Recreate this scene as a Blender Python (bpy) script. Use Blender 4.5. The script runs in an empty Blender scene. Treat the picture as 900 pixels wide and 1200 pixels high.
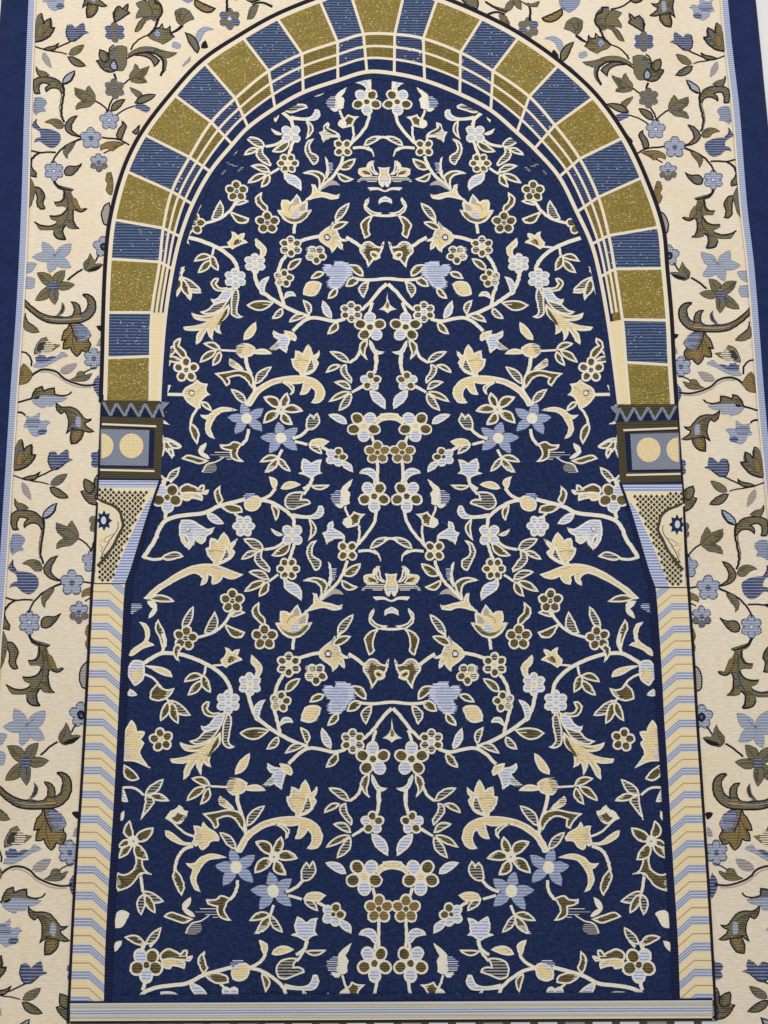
import bpy, math, random
from math import sin, cos, tan, radians, hypot, atan2, pi
random.seed(7)
scene = bpy.context.scene
COL = scene.collection

# ------------------------------------------------------------------ camera
# A phone held about 0.7 m above the rug, tipped a few degrees away from straight down.
F = 900.0                       # focal length, in units of a 900 x 1200 frame
TH = radians(8.55)              # tilt away from straight down
H = 0.695                       # height over the rug, metres
CY = -H * tan(TH)
def at(px, py):
    """photograph position -> place on the rug (metres, rug centre about 0,0)"""
    dx = (px - 450.0) / F; dy = (py - 600.0) / F
    ry = sin(TH) - dy * cos(TH); rz = -cos(TH) - dy * sin(TH)
    t = H / -rz
    return (dx * t, CY + ry * t)

def interp(tab, v):
    """smooth curve through a small table, straight beyond its ends"""
    n = len(tab)
    if v <= tab[0][0]:
        (a, p), (b, q) = tab[0], tab[1]; return p + (v - a) * (q - p) / (b - a)
    if v >= tab[-1][0]:
        (a, p), (b, q) = tab[-2], tab[-1]; return q + (v - b) * (q - p) / (b - a)
    for i in range(n - 1):
        if v <= tab[i + 1][0]:
            (a, p), (b, q) = tab[i], tab[i + 1]
            s = (q - p) / (b - a)
            m0 = s if i == 0 else (q - tab[i - 1][1]) / (b - tab[i - 1][0])
            m1 = s if i == n - 2 else (tab[i + 2][1] - p) / (tab[i + 2][0] - a)
            h = b - a; t = (v - a) / h; t2 = t * t; t3 = t2 * t
            return (2*t3-3*t2+1)*p + (t3-2*t2+t)*h*m0 + (-2*t3+3*t2)*q + (t3-t2)*h*m1

# ------------------------------------------------------------------ materials
def lin(c):
    return tuple(((v / 255.0) / 12.92 if v <= 10 else ((v / 255.0 + 0.055) / 1.055) ** 2.4) * ALB for v in c) + (1.0,)
ALB = 0.88
def mat(name, base, second=None, pitch=None, axis=(0, 1, 0), duty=0.5, ragged=0.25, blot=None, blot_scale=60,
        grain=0.10, grain_scale=(420, 900, 1), glitter=None, gsize=560, glit_amt=0.93, rough=0.85, sheen=0.03, bump=0.35, wobble=0.0):
    m = bpy.data.materials.new(name); m.use_nodes = True
    nt = m.node_tree; N = nt.nodes; L = nt.links
    bs = N['Principled BSDF']
    bs.inputs['Roughness'].default_value = rough
    bs.inputs['Specular IOR Level'].default_value = 0.12
    bs.inputs['Sheen Weight'].default_value = sheen
    bs.inputs['Sheen Roughness'].default_value = 0.5
    tc = N.new('ShaderNodeTexCoord'); pos = tc.outputs['Object']
    def math_(op, a, b=None, c=None):
        n = N.new('ShaderNodeMath'); n.operation = op
        for i, v in enumerate((a, b, c)):
            if v is None: continue
            if isinstance(v, (int, float)): n.inputs[i].default_value = v
            else: L.new(v, n.inputs[i])
        return n.outputs[0]
    def noise(scale, detail=2.0, vec=None):
        mp = N.new('ShaderNodeMapping'); mp.inputs['Scale'].default_value = scale
        L.new(pos, mp.inputs[0])
        n = N.new('ShaderNodeTexNoise'); n.inputs['Scale'].default_value = 1.0; n.inputs['Detail'].default_value = detail
        L.new(mp.outputs[0], n.inputs['Vector']); return n.outputs['Fac']
    def mix(f, a, b):
        n = N.new('ShaderNodeMix'); n.data_type = 'RGBA'
        if isinstance(f, (int, float)): n.inputs['Factor'].default_value = f
        else: L.new(f, n.inputs['Factor'])
        for s, v in (('A', a), ('B', b)):
            i = [k for k in n.inputs if k.name == s and k.type == 'RGBA'][0]
            if isinstance(v, tuple): i.default_value = v
            else: L.new(v, i)
        return [o for o in n.outputs if o.type == 'RGBA'][0]
    def ramp(f, lo, hi):
        n = N.new('ShaderNodeMapRange'); n.inputs['From Min'].default_value = lo; n.inputs['From Max'].default_value = hi
        L.new(f, n.inputs['Value']); return n.outputs['Result']
    col = lin(base)
    if blot:
        for i, bc in enumerate(blot):
            f = ramp(noise((blot_scale, blot_scale * 1.2, i * 7.3 + 1), 3), 0.45, 0.62)
            col = mix(f, col, lin(bc))
    if second:
        dp = N.new('ShaderNodeVectorMath'); dp.operation = 'DOT_PRODUCT'
        L.new(pos, dp.inputs[0]); dp.inputs[1].default_value = axis
        ph = math_('MULTIPLY', dp.outputs['Value'], 2 * pi / pitch)
        if wobble:
            ph = math_('ADD', ph, math_('MULTIPLY', noise((45, 8, 1), 1), wobble))
        w = math_('SINE', ph)
        w = math_('ADD', w, math_('MULTIPLY', math_('SUBTRACT', noise((260, 700, 1), 2), 0.5), 6 * ragged))
        th = 1 - 2 * duty
        col = mix(ramp(w, th - 0.35, th + 0.35), col, lin(second))
    if glitter:  # sparkle of the metallic threads, painted into the colour as small bright cells
        for i, (gc, amt, gs) in enumerate(glitter):
            mp = N.new('ShaderNodeMapping'); mp.inputs['Scale'].default_value = (gs, gs * 1.5, 1)
            mp.inputs['Location'].default_value = (i * 3.1, i * 1.7, 0)
            L.new(pos, mp.inputs[0])
            v = N.new('ShaderNodeTexVoronoi'); v.voronoi_dimensions = '2D'; v.inputs['Scale'].default_value = 1
            L.new(mp.outputs[0], v.inputs['Vector'])
            sp = N.new('ShaderNodeSeparateColor'); L.new(v.outputs['Color'], sp.inputs[0])
            pick = math_('GREATER_THAN', sp.outputs[0], amt)
            near = math_('LESS_THAN', v.outputs['Distance'], 0.42)
            col = mix(math_('MULTIPLY', pick, near), col, lin(gc))
    g = noise(grain_scale, 2)
    br = math_('ADD', math_('MULTIPLY', math_('SUBTRACT', g, 0.5), grain * 4), 1.0)
    wide = noise((9, 7, 1), 2)
    br = math_('MULTIPLY', br, math_('ADD', math_('MULTIPLY', math_('SUBTRACT', wide, 0.5), 0.14), 1.0))
    vm = N.new('ShaderNodeVectorMath'); vm.operation = 'SCALE'
    if isinstance(col, tuple):
        rgb = N.new('ShaderNodeRGB'); rgb.outputs[0].default_value = col; col = rgb.outputs[0]
    L.new(col, vm.inputs[0]); L.new(br, vm.inputs['Scale'])
    L.new(vm.outputs[0], bs.inputs['Base Color'])
    if bump:
        bp = N.new('ShaderNodeBump'); bp.inputs['Strength'].default_value = bump; bp.inputs['Distance'].default_value = 0.0004
        L.new(g, bp.inputs['Height'])
        b2 = N.new('ShaderNodeBump'); b2.inputs['Strength'].default_value = 0.5; b2.inputs['Distance'].default_value = 0.014
        L.new(noise((6, 9, 1), 1), b2.inputs['Height']); L.new(bp.outputs[0], b2.inputs['Normal'])
        L.new(b2.outputs[0], bs.inputs['Normal'])
    return m
P1 = 0.00165
M = {
 'field':  mat('navy_weave', (23, 35, 70), (32, 46, 82), .0019, duty=.32, ragged=.35, grain=0.46, grain_scale=(400, 460, 1), blot=[(33, 47, 86)], blot_scale=200),
 'strip':  mat('dark_navy_weave', (20, 27, 56), (30, 38, 70), .0026, duty=.4, grain=0.3),
 'c': mat('cream_thread', (232, 224, 204), grain=0.16),
 'g': mat('warm_cream_thread', (234, 214, 166), (212, 190, 144), P1*1.3, duty=.35, grain=0.15, ragged=.35),
 'o': mat('olive_thread', (120, 103, 62), (68, 61, 46), P1*1.3, duty=.36, grain=0.2, ragged=.4, blot=[(84, 76, 52)], blot_scale=90),
 'b': mat('light_blue_thread', (214, 215, 222), (150, 162, 202), P1*1.5, duty=.34, grain=0.14, ragged=.3),
 'n': mat('navy_and_cream_thread', (38, 43, 70), (168, 162, 146), P1*1.45, duty=.36, grain=0.16, ragged=.34, blot=[(64, 58, 50)], blot_scale=80),
 'y': mat('brown_gold_thread', (142, 120, 74), (108, 92, 60), P1*1.4, duty=.4, grain=0.12, blot=[(116, 100, 64), (154, 126, 78)], blot_scale=70),
 'k': mat('black_thread', (30, 28, 36), grain=0.15),
 'v': mat('moss_thread', (126, 116, 80), (94, 87, 63), P1*1.2, duty=.34, grain=0.3, blot=[(96, 91, 76), (146, 124, 80), (110, 112, 112)], blot_scale=75),
 'B': mat('grey_blue_thread', (154, 160, 174), (112, 123, 150), P1*1.5, duty=.5, grain=0.08, ragged=.15),
 'w': mat('faded_blue_thread', (172, 177, 186), (134, 143, 166), P1*1.5, duty=.5, grain=0.1, ragged=.15),
 's': mat('dusk_blue_thread', (170, 177, 198), (126, 138, 172), P1*1.5, duty=.5, grain=0.2, ragged=.35),
 'd': mat('dark_moss_thread', (64, 57, 46), grain=0.25),
 'h': mat('grey_shading_thread', (176, 168, 158), grain=0.1),
 'N': mat('slate_blue_thread', (56, 62, 98), (128, 138, 168), P1*1.6, duty=.3, grain=0.12, blot=[(74, 74, 90)], blot_scale=90),
 'e': mat('mauve_grey_thread', (176, 164, 154), (140, 130, 128), P1*1.4, duty=.4, grain=0.1),
 'ground': mat('ivory_weave', (232, 219, 197), (224, 209, 184), P1*1.1, duty=.35, grain=0.12, grain_scale=(160, 800, 1), blot=[(233, 214, 184)], blot_scale=22),
 'gold': mat('gold_lurex_weave', (140, 119, 54), (118, 100, 46), P1*1.2, duty=.4, grain=0.16, blot=[(150, 124, 56), (126, 112, 54)], blot_scale=38,
             glitter=[((166, 142, 70), .72, 640), ((144, 146, 90), .90, 640), ((204, 194, 146), .945, 620), ((168, 122, 70), .975, 620)], rough=.6),
 'goldd': mat('dark_gold_lurex_weave', (130, 112, 54), (92, 82, 48), P1*1.4, duty=.36, grain=0.16, glitter=[((170, 140, 70), .88, 520)]),
 'ablue': mat('blue_lurex_weave', (40, 55, 88), (102, 119, 148), P1*1.8, duty=.22, ragged=.26, grain=0.14, wobble=2.0,
              glitter=[((176, 192, 204), .978, 600)], rough=.6),
 'ablued': mat('dark_blue_lurex_weave', (34, 46, 84), (86, 98, 128), P1*1.6, duty=.3, ragged=.3, grain=0.14, glitter=[((200, 208, 214), .97, 470)]),
 'white': mat('arch_line_thread', (230, 216, 192), grain=0.07),
 'edge': mat('royal_navy_weave', (28, 42, 82), grain=0.34, grain_scale=(600, 260, 1), blot=[(25, 37, 75)], blot_scale=50),
 'hem': mat('hem_stitching', (22, 28, 58), (44, 52, 92), 0.0021, duty=.4, grain=0.2),
 'rib': mat('pale_blue_ribbing', (142, 153, 186), (188, 192, 208), 0.00225, duty=.34, ragged=.05, grain=0.05),
 'pale': mat('pale_silver_thread', (208, 208, 212), grain=0.05),
 'blue': mat('periwinkle_thread', (136, 147, 178), grain=0.2, ragged=.1),
 'chev': mat('straw_thread', (234, 216, 172), (228, 206, 164), P1*1.3, duty=.4, grain=0.06),
 'brown': mat('tan_line_thread', (176, 152, 112), grain=0.2),
 'box': mat('dark_olive_weave', (84, 76, 52), (56, 52, 42), P1*1.3, duty=.45, grain=0.16),
 'dl': mat('diagonal_hatch_rising', (72, 80, 104), (164, 169, 180), 0.00165, axis=(.72, -.69, 0), duty=.5, ragged=.03, grain=0.05),
 'dr': mat('diagonal_hatch_falling', (72, 80, 104), (164, 169, 180), 0.00165, axis=(.72, .69, 0), duty=.5, ragged=.03, grain=0.05),
 'bh': mat('blue_bar_hatch', (128, 142, 192), (210, 211, 218), 0.0026, duty=.42, ragged=.05, grain=0.05),
 'lat': mat('lattice_ivory_thread', (230, 217, 184), grain=0.06),
 'band': mat('grey_gold_band', (200, 194, 172), (176, 170, 152), P1*1.2, duty=.4, grain=0.08),
}

# ------------------------------------------------------------------ mesh helpers
class Part:
    """collects flat woven shapes; build() links them as ONE mesh"""
    def __init__(s): s.v = []; s.f = []; s.mi = []; s.mats = []
    def m(s, k):
        if k not in s.mats: s.mats.append(k)
        return s.mats.index(k)
    def face(s, pts, z, k):
        if len(pts) < 3: return
        i = len(s.v)
        a = sum(pts[j][0]*pts[(j+1) % len(pts)][1] - pts[(j+1) % len(pts)][0]*pts[j][1] for j in range(len(pts)))
        q = [at(*p) for p in pts]
        if a > 0: q.reverse()          # photograph y runs down, the rug's runs up
        s.v += [(x, y, z) for x, y in q]
        s.f.append(tuple(range(i, i + len(q)))); s.mi.append(s.m(k))
    def strip(s, A, B, z, k):
        i = len(s.v); n = len(A)
        for a, b in zip(A, B):
            s.v.append(at(*a) + (z,)); s.v.append(at(*b) + (z,))
        for j in range(n - 1):
            p, q, r, t = i+2*j, i+2*j+1, i+2*j+3, i+2*j+2
            (x0, y0, _), (x1, y1, _), (x2, y2, _), (x3, y3, _) = s.v[p], s.v[q], s.v[r], s.v[t]
            ar = (x2-x0)*(y3-y1) - (x3-x1)*(y2-y0)
            s.f.append((p, q, r, t) if ar > 0 else (t, r, q, p)); s.mi.append(s.m(k))
    def split_strip(s, A, B, z, k):
        """as strip, each stitch a hair above the one before so that crossed tips never coincide"""
        for j in range(len(A)-1): s.face([A[j], B[j], B[j+1], A[j+1]], z + (j % 8)*1.5e-7, k)
    def slab(s, ring, z0, z1, k):
        """a solid sheet: top face and side walls"""
        s.face(ring, z1, k)
        q = [at(*p) for p in ring]; i = len(s.v); n = len(q)
        a = sum(q[j][0]*q[(j+1) % n][1] - q[(j+1) % n][0]*q[j][1] for j in range(n))
        if a < 0: q.reverse()
        for x, y in q: s.v.append((x, y, z0)); s.v.append((x, y, z1))
        for j in range(n):
            a, b = i+2*j, i+2*((j+1) % n)
            s.f.append((a, b, b+1, a+1)); s.mi.append(s.m(k))
    def build(s, name, parent=None):
        me = bpy.data.meshes.new(name); me.from_pydata(s.v, [], s.f)
        for k in s.mats: me.materials.append(M[k])
        me.polygons.foreach_set('material_index', s.mi); me.update()
        o = bpy.data.objects.new(name, me); COL.objects.link(o)
        if parent: o.parent = parent
        return o

def catmull(P, n=5, closed=False):
    """smooth line through P; sharp turns stay sharp"""
    N = len(P); out = []
    turn = 1 if sum(P[i-1][0]*P[i][1]-P[i][0]*P[i-1][1] for i in range(N)) > 0 else -1
    def corner(i):
        if not closed and (i == 0 or i == N - 1): return True
        a, b, c = P[i-1], P[i], P[(i+1) % N]
        d = abs((atan2(c[1]-b[1], c[0]-b[0]) - atan2(b[1]-a[1], b[0]-a[0]) + pi) % (2*pi) - pi)
        return d > (.95 if closed else 1.2)
    cs = [corner(i) for i in range(N)]
    for i in range(N if closed else N - 1):
        p1, p2 = P[i], P[(i+1) % N]
        l = hypot(p2[0]-p1[0], p2[1]-p1[1])
        def tang(j, other):
            if cs[j]: return None
            a, b = P[j-1], P[(j+1) % N]
            d = hypot(b[0]-a[0], b[1]-a[1]) or 1
            return ((b[0]-a[0])/d*l, (b[1]-a[1])/d*l)
        t1, t2 = tang(i, 0), tang((i+1) % N, 0)
        ch = (p2[0]-p1[0], p2[1]-p1[1])
        if t1 is None and t2 is None:
            t1 = t2 = ch
            if closed and l > 3:                     # lobes between two points swell a little
                bx, by = ch[1]*.42*turn, -ch[0]*.42*turn
                t1 = (ch[0]+bx, ch[1]+by); t2 = (ch[0]-bx, ch[1]-by)
        elif t1 is None: t1 = (1.5*ch[0]-.5*t2[0], 1.5*ch[1]-.5*t2[1])
        elif t2 is None: t2 = (1.5*ch[0]-.5*t1[0], 1.5*ch[1]-.5*t1[1])
        for k in range(n):
            t = k/n; a = 2*t**3-3*t*t+1; b = t**3-2*t*t+t; c = -2*t**3+3*t*t; d = t**3-t*t
            out.append((a*p1[0]+b*t1[0]+c*p2[0]+d*t2[0], a*p1[1]+b*t1[1]+c*p2[1]+d*t2[1]))
    if not closed: out.append(P[-1])
    return out

def offset_pair(Q, w, closed=False, out=.5, inn=.5):
    """two lines at half-width either side of Q; w may be a list"""
    n = len(Q); A = []; B = []
    for i, (x, y) in enumerate(Q):
        a = Q[i-1] if (closed or i > 0) else None
        b = Q[(i+1) % n] if (closed or i < n-1) else None
        def nrm(p, q):
            d = hypot(q[0]-p[0], q[1]-p[1]) or 1e-9
            return (-(q[1]-p[1])/d, (q[0]-p[0])/d)
        n1 = nrm(a, (x, y)) if a else None; n2 = nrm((x, y), b) if b else None
        n1 = n1 or n2; n2 = n2 or n1
        mx, my = n1[0]+n2[0], n1[1]+n2[1]; l = hypot(mx, my)
        if l < .35: mx, my, sc = n1[0], n1[1], 1.0
        else:
            mx, my = mx/l, my/l; sc = min(1.5, 1/max(.3, mx*n1[0]+my*n1[1]))
        h = (w[i] if isinstance(w, list) else w) * sc
        A.append((x+mx*h*inn, y+my*h*inn)); B.append((x-mx*h*out, y-my*h*out))
    if closed: A.append(A[0]); B.append(B[0])
    return A, B

def leaf(x0, y0, x1, y1, bend, width, n=7):
    d = hypot(x1-x0, y1-y0) or 1; tx, ty = (x1-x0)/d, (y1-y0)/d; nx, ny = -ty, tx
    L_, R_ = [], []
    for i in range(n+1):
        t = i/n; b = bend*4*t*(1-t); w = width*.5*(sin(pi*t**.85)**.8 if 0 < t < 1 else 0)
        cx, cy = x0+tx*d*t+nx*b, y0+ty*d*t+ny*b
        L_.append((cx+nx*w, cy+ny*w)); R_.append((cx-nx*w, cy-ny*w))
    return L_ + R_[-2:0:-1]

def disc(cx, cy, rx, ry, a=0, n=14):
    return [(cx+rx*cos(2*pi*i/n)*cos(a)-ry*sin(2*pi*i/n)*sin(a), cy+rx*cos(2*pi*i/n)*sin(a)+ry*sin(2*pi*i/n)*cos(a)) for i in range(n)]

def hatch_rows(P, pitch, seed):
    """ragged threads crossing the shape P from side to side"""
    rnd = random.Random(seed); ys = [p[1] for p in P]; y = min(ys)+pitch*.5; rows = []
    while y < max(ys):
        xs = []
        for (xa, ya), (xb, yb) in zip(P, P[1:]+P[:1]):
            if (ya <= y) != (yb <= y): xs.append(xa+(y-ya)*(xb-xa)/(yb-ya))
        xs.sort()
        for a, b in zip(xs[::2], xs[1::2]):
            a += rnd.uniform(-1.2, .8); b += rnd.uniform(-.8, 1.6)
            if b-a > .8: rows.append((a, b, y))
        y += pitch
    return rows

def parse(text):
    """the traced shapes, as a list of drawing steps in photograph units:
       ('ribbon', line, widths, colour) | ('ring', outline, width, colour) | ('fill', outline, colour)"""
    steps = []; rows = '*'
    for ln in text.strip().splitlines():
        if ln.startswith('#') or not ln.strip(): continue
        t = ln.split(); c = t[0]; steps.append(('elem', rows))
        if c == 'K': rows = t[1]; continue
        if c == 'R':
            ox, oy, sc = float(t[1]), float(t[2]), float(t[3]); oc = t[4]; ow = float(t[5])/sc*(0.88 if oc == 'c' else 1.15); continue
        G = lambda a: [(ox+float(a[i])/sc, oy+float(a[i+1])/sc) for i in range(0, len(a)-1, 2)]
        if c == 'S':
            w0, w1 = (float(t[i])/sc*(.9 if oc == 'c' else 1.12) for i in (1, 2)); Q = catmull(G(t[3:]), 5)
            n = len(Q); steps.append(('ribbon', Q, [w0+(w1-w0)*i/(n-1) for i in range(n)], oc))
        elif c == 'C':
            w0, w1 = float(t[2])/sc, float(t[3])/sc; Q = catmull(G(t[4:]), 4)
            n = len(Q); steps.append(('ribbon', Q, [w0+(w1-w0)*i/(n-1) for i in range(n)], t[1]))
        elif c in 'PL':
            col = t[1][0] if (oc == 'c' or t[1][0] != 'b') else 'w'; edge = not t[1].endswith('-')
            if c == 'L':
                p = G(t[2:6]); Q = leaf(p[0][0], p[0][1], p[1][0], p[1][1], float(t[6])/sc, float(t[7])/sc)
            else: Q = catmull(G(t[2:]), 4, True)
            steps.append(('fill', Q, col))
            shade = {'o': ('c', .0, .34), 'g': ('h', .0, .36), 'v': ('d', .0, .5), 'y': ('d', .05, .4), 'B': ('N', 0, .3)}.get(col)
            if shade and hypot(max(q[0] for q in Q)-min(q[0] for q in Q), max(q[1] for q in Q)-min(q[1] for q in Q)) > 7:
                rnd = random.Random(len(steps)); steps.append(('gap',)); left = rnd.random() < .5
                for a, b, y in hatch_rows(Q, 2.15, len(steps)):
                    fr = rnd.uniform(shade[1], shade[2]); a += 1.2; b -= 1.2
                    if (b-a)*fr < .8: continue
                    if left: b = a+(b-a)*fr
                    else: a = b-(b-a)*fr
                    steps.append(('thread', [(a, y-.45), (b, y-.45), (b+.3, y+.5), (a+.3, y+.5)], shade[0]))
            if edge and not (col == oc): steps.append(('ring', Q, ow, oc))
            elif not edge and oc == 'k': steps.append(('ring', Q, ow*.45, 'd' if col in 'vy' else 'N' if col == 'N' else 'B'))
        elif c == 'H':
            steps.append(('gap',))
            th = .34 if t[1] == 'o' else .5
            for a, b, y in hatch_rows(catmull(G(t[2:]), 3, True), 2.15, len(steps)):
                steps.append(('thread', [(a, y-th), (b, y-th), (b+.4, y+th), (a+.3, y+th)], t[1][0]))
        elif c == 'F':
            cols = t[1] if oc == 'c' else ''.join('w' if q == 'b' else q for q in t[1]); cx, cy = G(t[2:4])[0]; R = float(t[4])/sc; rot = radians(float(t[5])); cen = t[6]; n = len(cols)
            pr = R*(.35 if n >= 6 or float(t[4]) > 76 and oc == 'c' else .40 if n >= 4 else .5); pd = R-pr
            if n == 1: pr, pd = R, 0
            pos = [(cx+pd*sin(rot+2*pi*i/n), cy-pd*cos(rot+2*pi*i/n), rot+2*pi*i/n-pi/2) for i in range(n)]
            out = oc if oc == 'c' else 'k'
            o2 = ow if oc == 'c' else ow*.7
            if n > 1 or cen != '0':
                for x, y, a in pos: steps.append(('fill', disc(x, y, pr*1.12+o2*.5, pr+o2*.5, a), out if oc == 'c' else 'N'))
                steps.append(('fill', disc(cx, cy, R*.5, R*.5), out if oc == 'c' else cols[0]))
            for (x, y, a), k in zip(pos, cols): steps.append(('fill', disc(x, y, pr*1.1-o2*(.72 if oc == 'c' else .5), pr-o2*(.72 if oc == 'c' else .5), a), k))
            r = R*.2 if oc == 'c' else R*.18
            steps.append(('fill', disc(cx, cy, r+o2*.7, r+o2*.7), out if oc == 'c' else 'N'))
            if cen != '0': steps.append(('fill', disc(cx, cy, r, r), cen if not (cen == oc) else 'g'))
        elif c == 'T':
            col = t[1][0]; cx, cy = G(t[2:4])[0]; R = float(t[4])/sc; n = int(t[5]); rot = radians(float(t[6]))
            soft = t[1].endswith('-') or col == 'b'
            for i in range(n):
                a = rot+2*pi*i/n; d = R*.1
                Q = leaf(cx+d*sin(a), cy-d*cos(a), cx+R*sin(a), cy-R*cos(a), 0, R*.52)
                steps.append(('fill', Q, 's' if col == 'b' else col)); steps.append(('ring', Q, ow*(.5 if soft else 1), ('B' if col in 'bw' else 'v') if soft else oc))
            steps.append(('fill', disc(cx, cy, R*.21, R*.21), 'c' if oc == 'c' else 'N'))
            steps.append(('fill', disc(cx, cy, R*.10, R*.10), 'o' if oc == 'c' else 'k'))
    return steps

def clip_y(P, y, keep_below):
    out = []
    for (xa, ya), (xb, yb) in zip(P, P[1:]+P[:1]):
        ia = (ya >= y) == keep_below; ib = (yb >= y) == keep_below
        if ia: out.append((xa, ya))
        if ia != ib: out.append((xa+(y-ya)*(xb-xa)/(yb-ya), y))
    return out

def jag(q):
    """woven edges step from weft row to weft row"""
    r = int(q[1]/1.15); h = math.sin(r*12.9898+int(q[0]/9)*78.233)*43758.5453
    return (q[0]+(h-math.floor(h)-.5)*1.0, q[1])
STEP = 3.0e-6
def levels(steps): return 125
def weave(part, steps, f, z, box, repeat='*'):
    """lay the traced shapes on the rug through the placement f; box = the visible window"""
    i = -1; live = True
    for s in steps:
        if s[0] == 'elem':
            if i > 90: i = -1
            live = s[1] == '*' or repeat == '*' or s[1] == repeat
            continue
        if not live: continue
        if s[0] != 'thread': i += 1
        if s[0] == 'gap': continue
        Q = [jag(f(*p)) for p in s[1]]
        xs = [p[0] for p in Q]; ys = [p[1] for p in Q]
        if not box(min(xs), min(ys), max(xs), max(ys)): continue
        zz = z + i*STEP
        if s[0] in ('fill', 'thread'): part.face(Q, zz, s[2])
        elif s[0] == 'ribbon':
            A, B = offset_pair(Q, s[2]); part.strip(A, B, zz, s[3])
        else:
            if s[3] == 'c':                      # pale edging lies mostly inside the shape
                turn = sum(Q[j-1][0]*Q[j][1]-Q[j][0]*Q[j-1][1] for j in range(len(Q)))
                o_, i_ = (.22, .95) if turn > 0 else (.95, .22)
                A, B = offset_pair(Q, s[2], True, o_, i_)
                part.split_strip(A, B, zz, s[3]); continue
            else: A, B = offset_pair(Q, s[2], True)
            part.strip(A, B, zz, s[3])
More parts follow.
